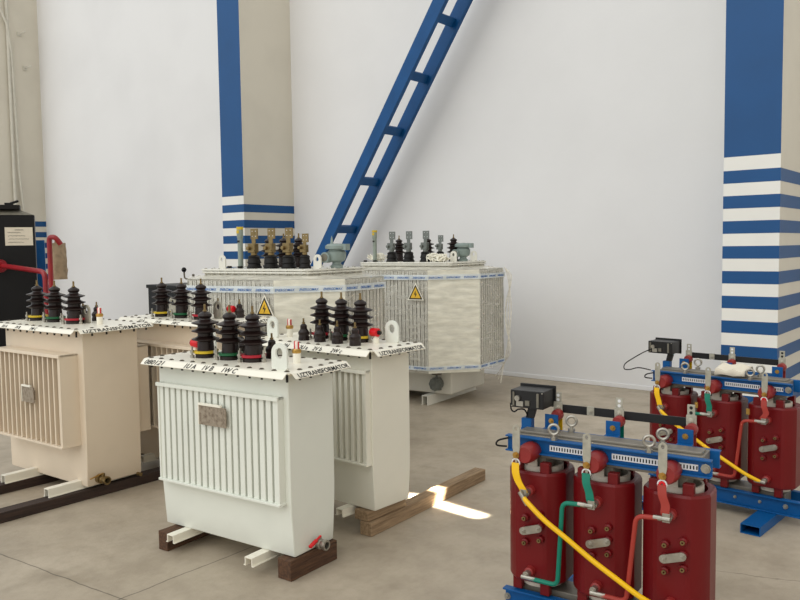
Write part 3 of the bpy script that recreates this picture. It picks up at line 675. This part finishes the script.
        bb=MB().cyl((x+.003,.1522,.942),.007,0,.0004,'y',12).cyl((x+.003,.1522,.922),.007,0,.0004,'y',12); build('terminal_hole',bb,'wall' if j<2 else 'hole',pl)
        build('bus_strap',MB().box(x-.0,x+.026,.143,.147,.72,.862),('yellow','green','redcable')[j],t,label=('yellow','green','brick red')[j]+' strap behind the beam')
    # thermometer box on its post
    post=build('controller_post',MB().prism([(-.385,.845),(-.350,.845),(-.325,.93),(-.365,.93)],'y',.072,.088),'black',t)
    x0,x1,z0,z1,y0,y1=box[0],box[1],.896,.972,.03,.15
    bx=build('temperature_controller',MB().box(x0,x1,y0,y1,z0,z1).box(x0-.008,x1+.008,y1,y1+.008,z0-.008,z1+.010),'black',t,bevel=.002,loc=(0,0,.0))
    build('rear_connector',MB().cyl((x0+.035,y0,z0+.042),.012,-.012,0,'y',12).box(x0+.03,x0+.062,y0-.008,y0,z0+.008,z0+.03),'steel',bx)
    for (u0,u1,v0,v1) in ((x0+.012,x0+.02,z0+.008,z1-.008),(x1-.03,x1-.02,z0+.008,z1-.008),(x0+.07,x0+.09,z0+.012,z0+.034)):
        build('terminal_strip',MB().box(u0,u1,y0-.006,y0,v0,v1),'sheet',bx)
    bb=MB()
    for (u,v) in ((x0+.006,z0+.006),(x1-.006,z1-.006)): build('corner_screw',MB().cyl((u,y0,v),.003,-.002,0,'y',8),'steel',bx)
    build('sensor_lead',MB().tube(smooth_path(lead,6),.0035,7),'blackc',bx)
    build('loose_lead',MB().tube(smooth_path([(-.40,-.075,.785),(-.435,-.10,.775),(-.437,-.11,.757),(-.40,-.09,.752)],5),.004,7),'blackc',t)
    # small sticker plate
    if extra:
        for k in (0,1): build('rating_label',MB().box(k*SP-.128,k*SP-.108,-.0885,-.087,.60,.635),'brass',t)
    return t
dry('red cast-coil transformer on a blue frame, nearest, at the bottom right corner',-1.32,2.955,math.radians(6),[(-.44,.035,.912),(-.435,.03,.885),(-.42,.03,.876),(-.405,.04,.886),(-.385,.06,.882),(-.375,.075,.85)],False)
dry('red cast-coil transformer on a blue frame behind, with a sheet of paper lying on top',-1.44,4.87,math.radians(-4),[(-.455,.035,.925),(-.50,.0,.90),(-.555,-.04,.86),(-.60,-.06,.822),(-.60,-.07,.79),(-.56,-.07,.79),(-.50,-.075,.808),(-.42,-.07,.80)],True,SP=.303,K=1.06,bars=(-.33,-.018,.30),box=(-.485,-.325),foot=.31,xr=.52)
b=MB(); n=10; L=[]
for i in range(n+1):
    x=-.045+.175*i/n; L.append([(x,-.085,-.006+.008*abs(math.sin(i*.5))),(x,-.075,.03+.006*math.sin(i*1.3)),(x,.0,.045+.008*math.sin(i)),(x,.05,.05+.006*math.cos(i)),(x,.075,.014)])
b.loft(L+[],cap=False,closed=False)
pp=build('paper_sheet',b,'paper',None,loc=(-1.41,4.87,.818),rot=(0,0,math.radians(-4))); tag(pp,'crumpled white sheet of paper lying on the rear red transformer','paper')
sm=pp.modifiers.new('thick','SOLIDIFY'); sm.thickness=.003
# ------------------------------------------------------------------ ladder against the wall
t=thing('steel_ladder','blue steel ladder leaning up along the white wall behind the wrapped transformers','ladder',(-8.58,7.55,0))
A=Vector((-7.641,0,1.383)); B=Vector((-5.547,0,4.465)); d=(B-A).normalized(); nrm=Vector((d.z,0,-d.x))
base=A-d*(A.z/d.z); top=base+d*7.2
org=Vector((-8.58,0,0))
def rail(y0,y1):
    b=MB(); w=.185
    def slab(u0,u1,ya,yb):
        p=[base+nrm*u0-org,base+nrm*u1-org,top+nrm*u1-org,top+nrm*u0-org]
        a=[b.bm.verts.new((q.x,ya,q.z)) for q in p]; c=[b.bm.verts.new((q.x,yb,q.z)) for q in p]
        b.bm.faces.new(a); b.bm.faces.new(c)
        for i in range(4): b.bm.faces.new((a[i],a[(i+1)%4],c[(i+1)%4],c[i]))
    slab(0,w,y0,y0+.01); slab(0,.01,y0+.01,y1); slab(w-.01,w,y0+.01,y1)
    for v in b.bm.verts: v.co.z=max(v.co.z,.0)
    return b
build('side_rail',rail(0,.06),'lblue',t); build('side_rail',rail(.42,.48),'lblue',t)
for i in range(11):
    s_=(.675+.612*i)/d.z
    c=base+d*s_-org+nrm*.0925; b=MB()
    mt=Matrix((d,Vector((0,1,0)),nrm)).transposed().to_4x4(); mt.translation=Vector((c.x,0,c.z))
    b.box(-.055,.055,.011,.46,-.02,.02,mt)
    build('rung',b,'lblue',t,bevel=.002)
# ------------------------------------------------------------------ left background
t=thing('compressor_cabinet','tall black sheet metal cabinet with a notice taped on it, at the left edge','cabinet',(-12.16,6.0,0),math.radians(62))
X1=0
build('cabinet_body',MB().box(-2.0,X1,0,.4,0,2.17),'blackpaint',t,bevel=.01)
build('sloped_hood',MB().loft([[(-2,0,2.171),(X1,0,2.171),(X1,.4,2.171),(-2,.4,2.171)],[(-2,.15,2.26),(X1-.22,.15,2.26),(X1-.22,.3,2.26),(-2,.3,2.26)]]),'sheet',t)
build('top_vent',MB().box(-2,X1-.2,.05,.38,2.261,2.33).box(X1-.42,X1-.3,.2,.3,2.33,2.37).tube([(X1-.34,.25,2.36),(X1-.22,.25,2.40)],.02),'blackc',t,bevel=.004)
pz=build('notice',MB().box(-.42,-.03,-.004,-.0001,1.70,1.98),'paper',t,label='paper notice with handwriting'); pz.location=(0,0,0)
pz.scale=(1,1,1)
for i,(z,x0,L) in enumerate(((1.94,-.28,.12),(1.90,-.38,.18),(1.85,-.38,.24),(1.80,-.37,.28),(1.75,-.38,.22))):
    b=MB(); pts=[(x0+L*k/24,-.0055,z+.008*math.sin(k*2.3+i)+.004*math.sin(k*5.1)) for k in range(25)]; b.tube(pts,.0022,5); build('handwriting',b,'ink',pz)
tag(build('blue_cabinet',MB().box(-.42,0,0,.3,.0,1.79).box(-.09,-.03,-.003,.0001,1.3,1.5),'dblue',bevel=.01,loc=(-12.86,6.5,0),rot=(0,0,math.radians(62))),'narrow blue cabinet squeezed beside the black cabinet','cabinet')
t=thing('red_pipe_rack','dark red bent pipe rack standing in front of the black cabinet','pipe rack',(-10.9,5.5,0))
build('bent_pipe',MB().tube(round_path([(-1.47,0,1.40),(-1.0,0,1.375),(0,0,1.31),(0,0,.0)],.12),.037),'redpipe',t)
build('pipe_flange',MB().cyl((-1.38,0,1.39),.10,-.03,.03,'x',16).cyl((-1.32,0,1.39),.07,-.03,.03,'x',16),'redpipe',t)
build('hook_post',MB().tube(round_path([(.16,0,0),(.16,0,1.80),(.27,.03,1.80),(.28,.10,1.70)],.05),.036),'redpipe',t)
build('front_post',MB().tube([(-.98,-.52,0),(-.98,-.52,.95)],.05),'redpipe',t)
b=MB(); loops=[]
for i in range(13):
    u=i/12; z=1.72-.52*u; w=.04+.07*math.sin(min(1,u*1.6)*PI/2); l=[]
    for k in range(16):
        a=2*PI*k/16; q=1+.12*noise.noise(Vector((math.cos(a)*2,math.sin(a)*2,u*6)))
        l.append((-10.88+w*math.cos(a)*q,5.70+.11*math.sin(a)*q,z))
    loops.append(l)
b.loft(loops); bag=build('canvas_bag',b,'bag'); tag(bag,'dusty beige canvas bag hanging from the red hook post','bag')
build('bag_loop',MB().torus((-10.86,5.68,1.72),.06,.014,'y',16,6,0,PI),'bag',bag)
# black crate with a crank
t=thing('control_box','black box with a ball crank on top, behind the rear cream transformer','machine',(-7.05,5.1,0))
build('box_body',MB().box(-.42,.42,-.2,.3,0,1.215).box(-.435,.435,-.215,.315,1.19,1.228),'blackpaint',t,bevel=.006)
build('crank',MB().cyl((.12,0,0),.014,1.228,1.34,n=10).tube([(.12,0,1.28),(-.01,0,1.29),(-.035,0,1.30),(-.04,0,1.37)],.009).lathe([(.03,1.228),(.03,1.25),(.02,1.26)],(.12,0,0),n=12),'darkbolt',t)
build('crank_ball',MB().lathe([(0,-.028),(.017,-.022),(.028,0),(.017,.022),(0,.028)],(-.04,0,1.385),n=14),'blackc',t)
# ------------------------------------------------------------------ light
w=bpy.data.worlds.new('daylight'); scn.world=w; w.use_nodes=True; bg=w.node_tree.nodes['Background']; 
wn=w.node_tree.nodes; wl=w.node_tree.links
tc=wn.new('ShaderNodeTexCoord'); sp=wn.new('ShaderNodeSeparateXYZ'); mr=wn.new('ShaderNodeMapRange'); mr.inputs[1].default_value=-.6; mr.inputs[2].default_value=.7
mxc=wn.new('ShaderNodeMix'); mxc.data_type='RGBA'; mxc.inputs[6].default_value=(.93,.985,1.0,1); mxc.inputs[7].default_value=(1.0,.95,.85,1)
wl.new(tc.outputs['Generated'],sp.inputs[0]); wl.new(sp.outputs[0],mr.inputs[0]); wl.new(mr.outputs[0],mxc.inputs[0]); wl.new(mxc.outputs[2],bg.inputs['Color'])
bg.inputs['Strength'].default_value=.93
def lamp(kind,name,loc,target,energy,color,**k):
    l=bpy.data.lights.new(name,kind); l.energy=energy; l.color=color
    for a,v in k.items(): setattr(l,a,v)
    o=bpy.data.objects.new(name,l); COL.objects.link(o); o.location=loc; o.rotation_euler=(Vector(target)-Vector(loc)).to_track_quat('-Z','Y').to_euler(); return o
lamp('SUN','window_daylight',(-5,-7,9),(-3.2,4,0),1.05,(1,.985,.96),angle=math.radians(65))
P=Vector((-2.80,3.86,0)); D=Vector((.62,.42,1)).normalized()
la=lamp('AREA','sun_gap_beam',P+D*5.2,P,4.2,(1,.93,.80),shape='RECTANGLE',size=.54,size_y=.055); la.data.spread=math.radians(1.2)
la.rotation_euler=Matrix((Vector((1,-.10,0))-D*Vector((1,-.10,0)).dot(D),D.cross(Vector((1,-.10,0))),D)).transposed().to_3x3().normalized().to_euler()
# ------------------------------------------------------------------ camera
F,yaw,pitch,roll=784.3,math.radians(38.91),math.radians(3.88),math.radians(-.764)
f=Vector((-math.sin(yaw)*math.cos(pitch),math.cos(yaw)*math.cos(pitch),-math.sin(pitch))); rt=Vector((math.cos(yaw),math.sin(yaw),0)); up=rt.cross(f)
r2=rt*math.cos(roll)+up*math.sin(roll); u2=-rt*math.sin(roll)+up*math.cos(roll)
cd=bpy.data.cameras.new('camera'); cam=bpy.data.objects.new('camera',cd); COL.objects.link(cam); cd.sensor_width=36; cd.lens=F*36/800; cd.clip_start=.05; cd.clip_end=200
mt=Matrix((r2,u2,-f)).transposed().to_4x4(); mt.translation=(0,0,1.6); cam.matrix_world=mt
scn.camera=cam
vs=scn.view_settings; vs.view_transform='Standard'; vs.look='None'; vs.exposure=0; vs.gamma=1; vs.use_curve_mapping=False
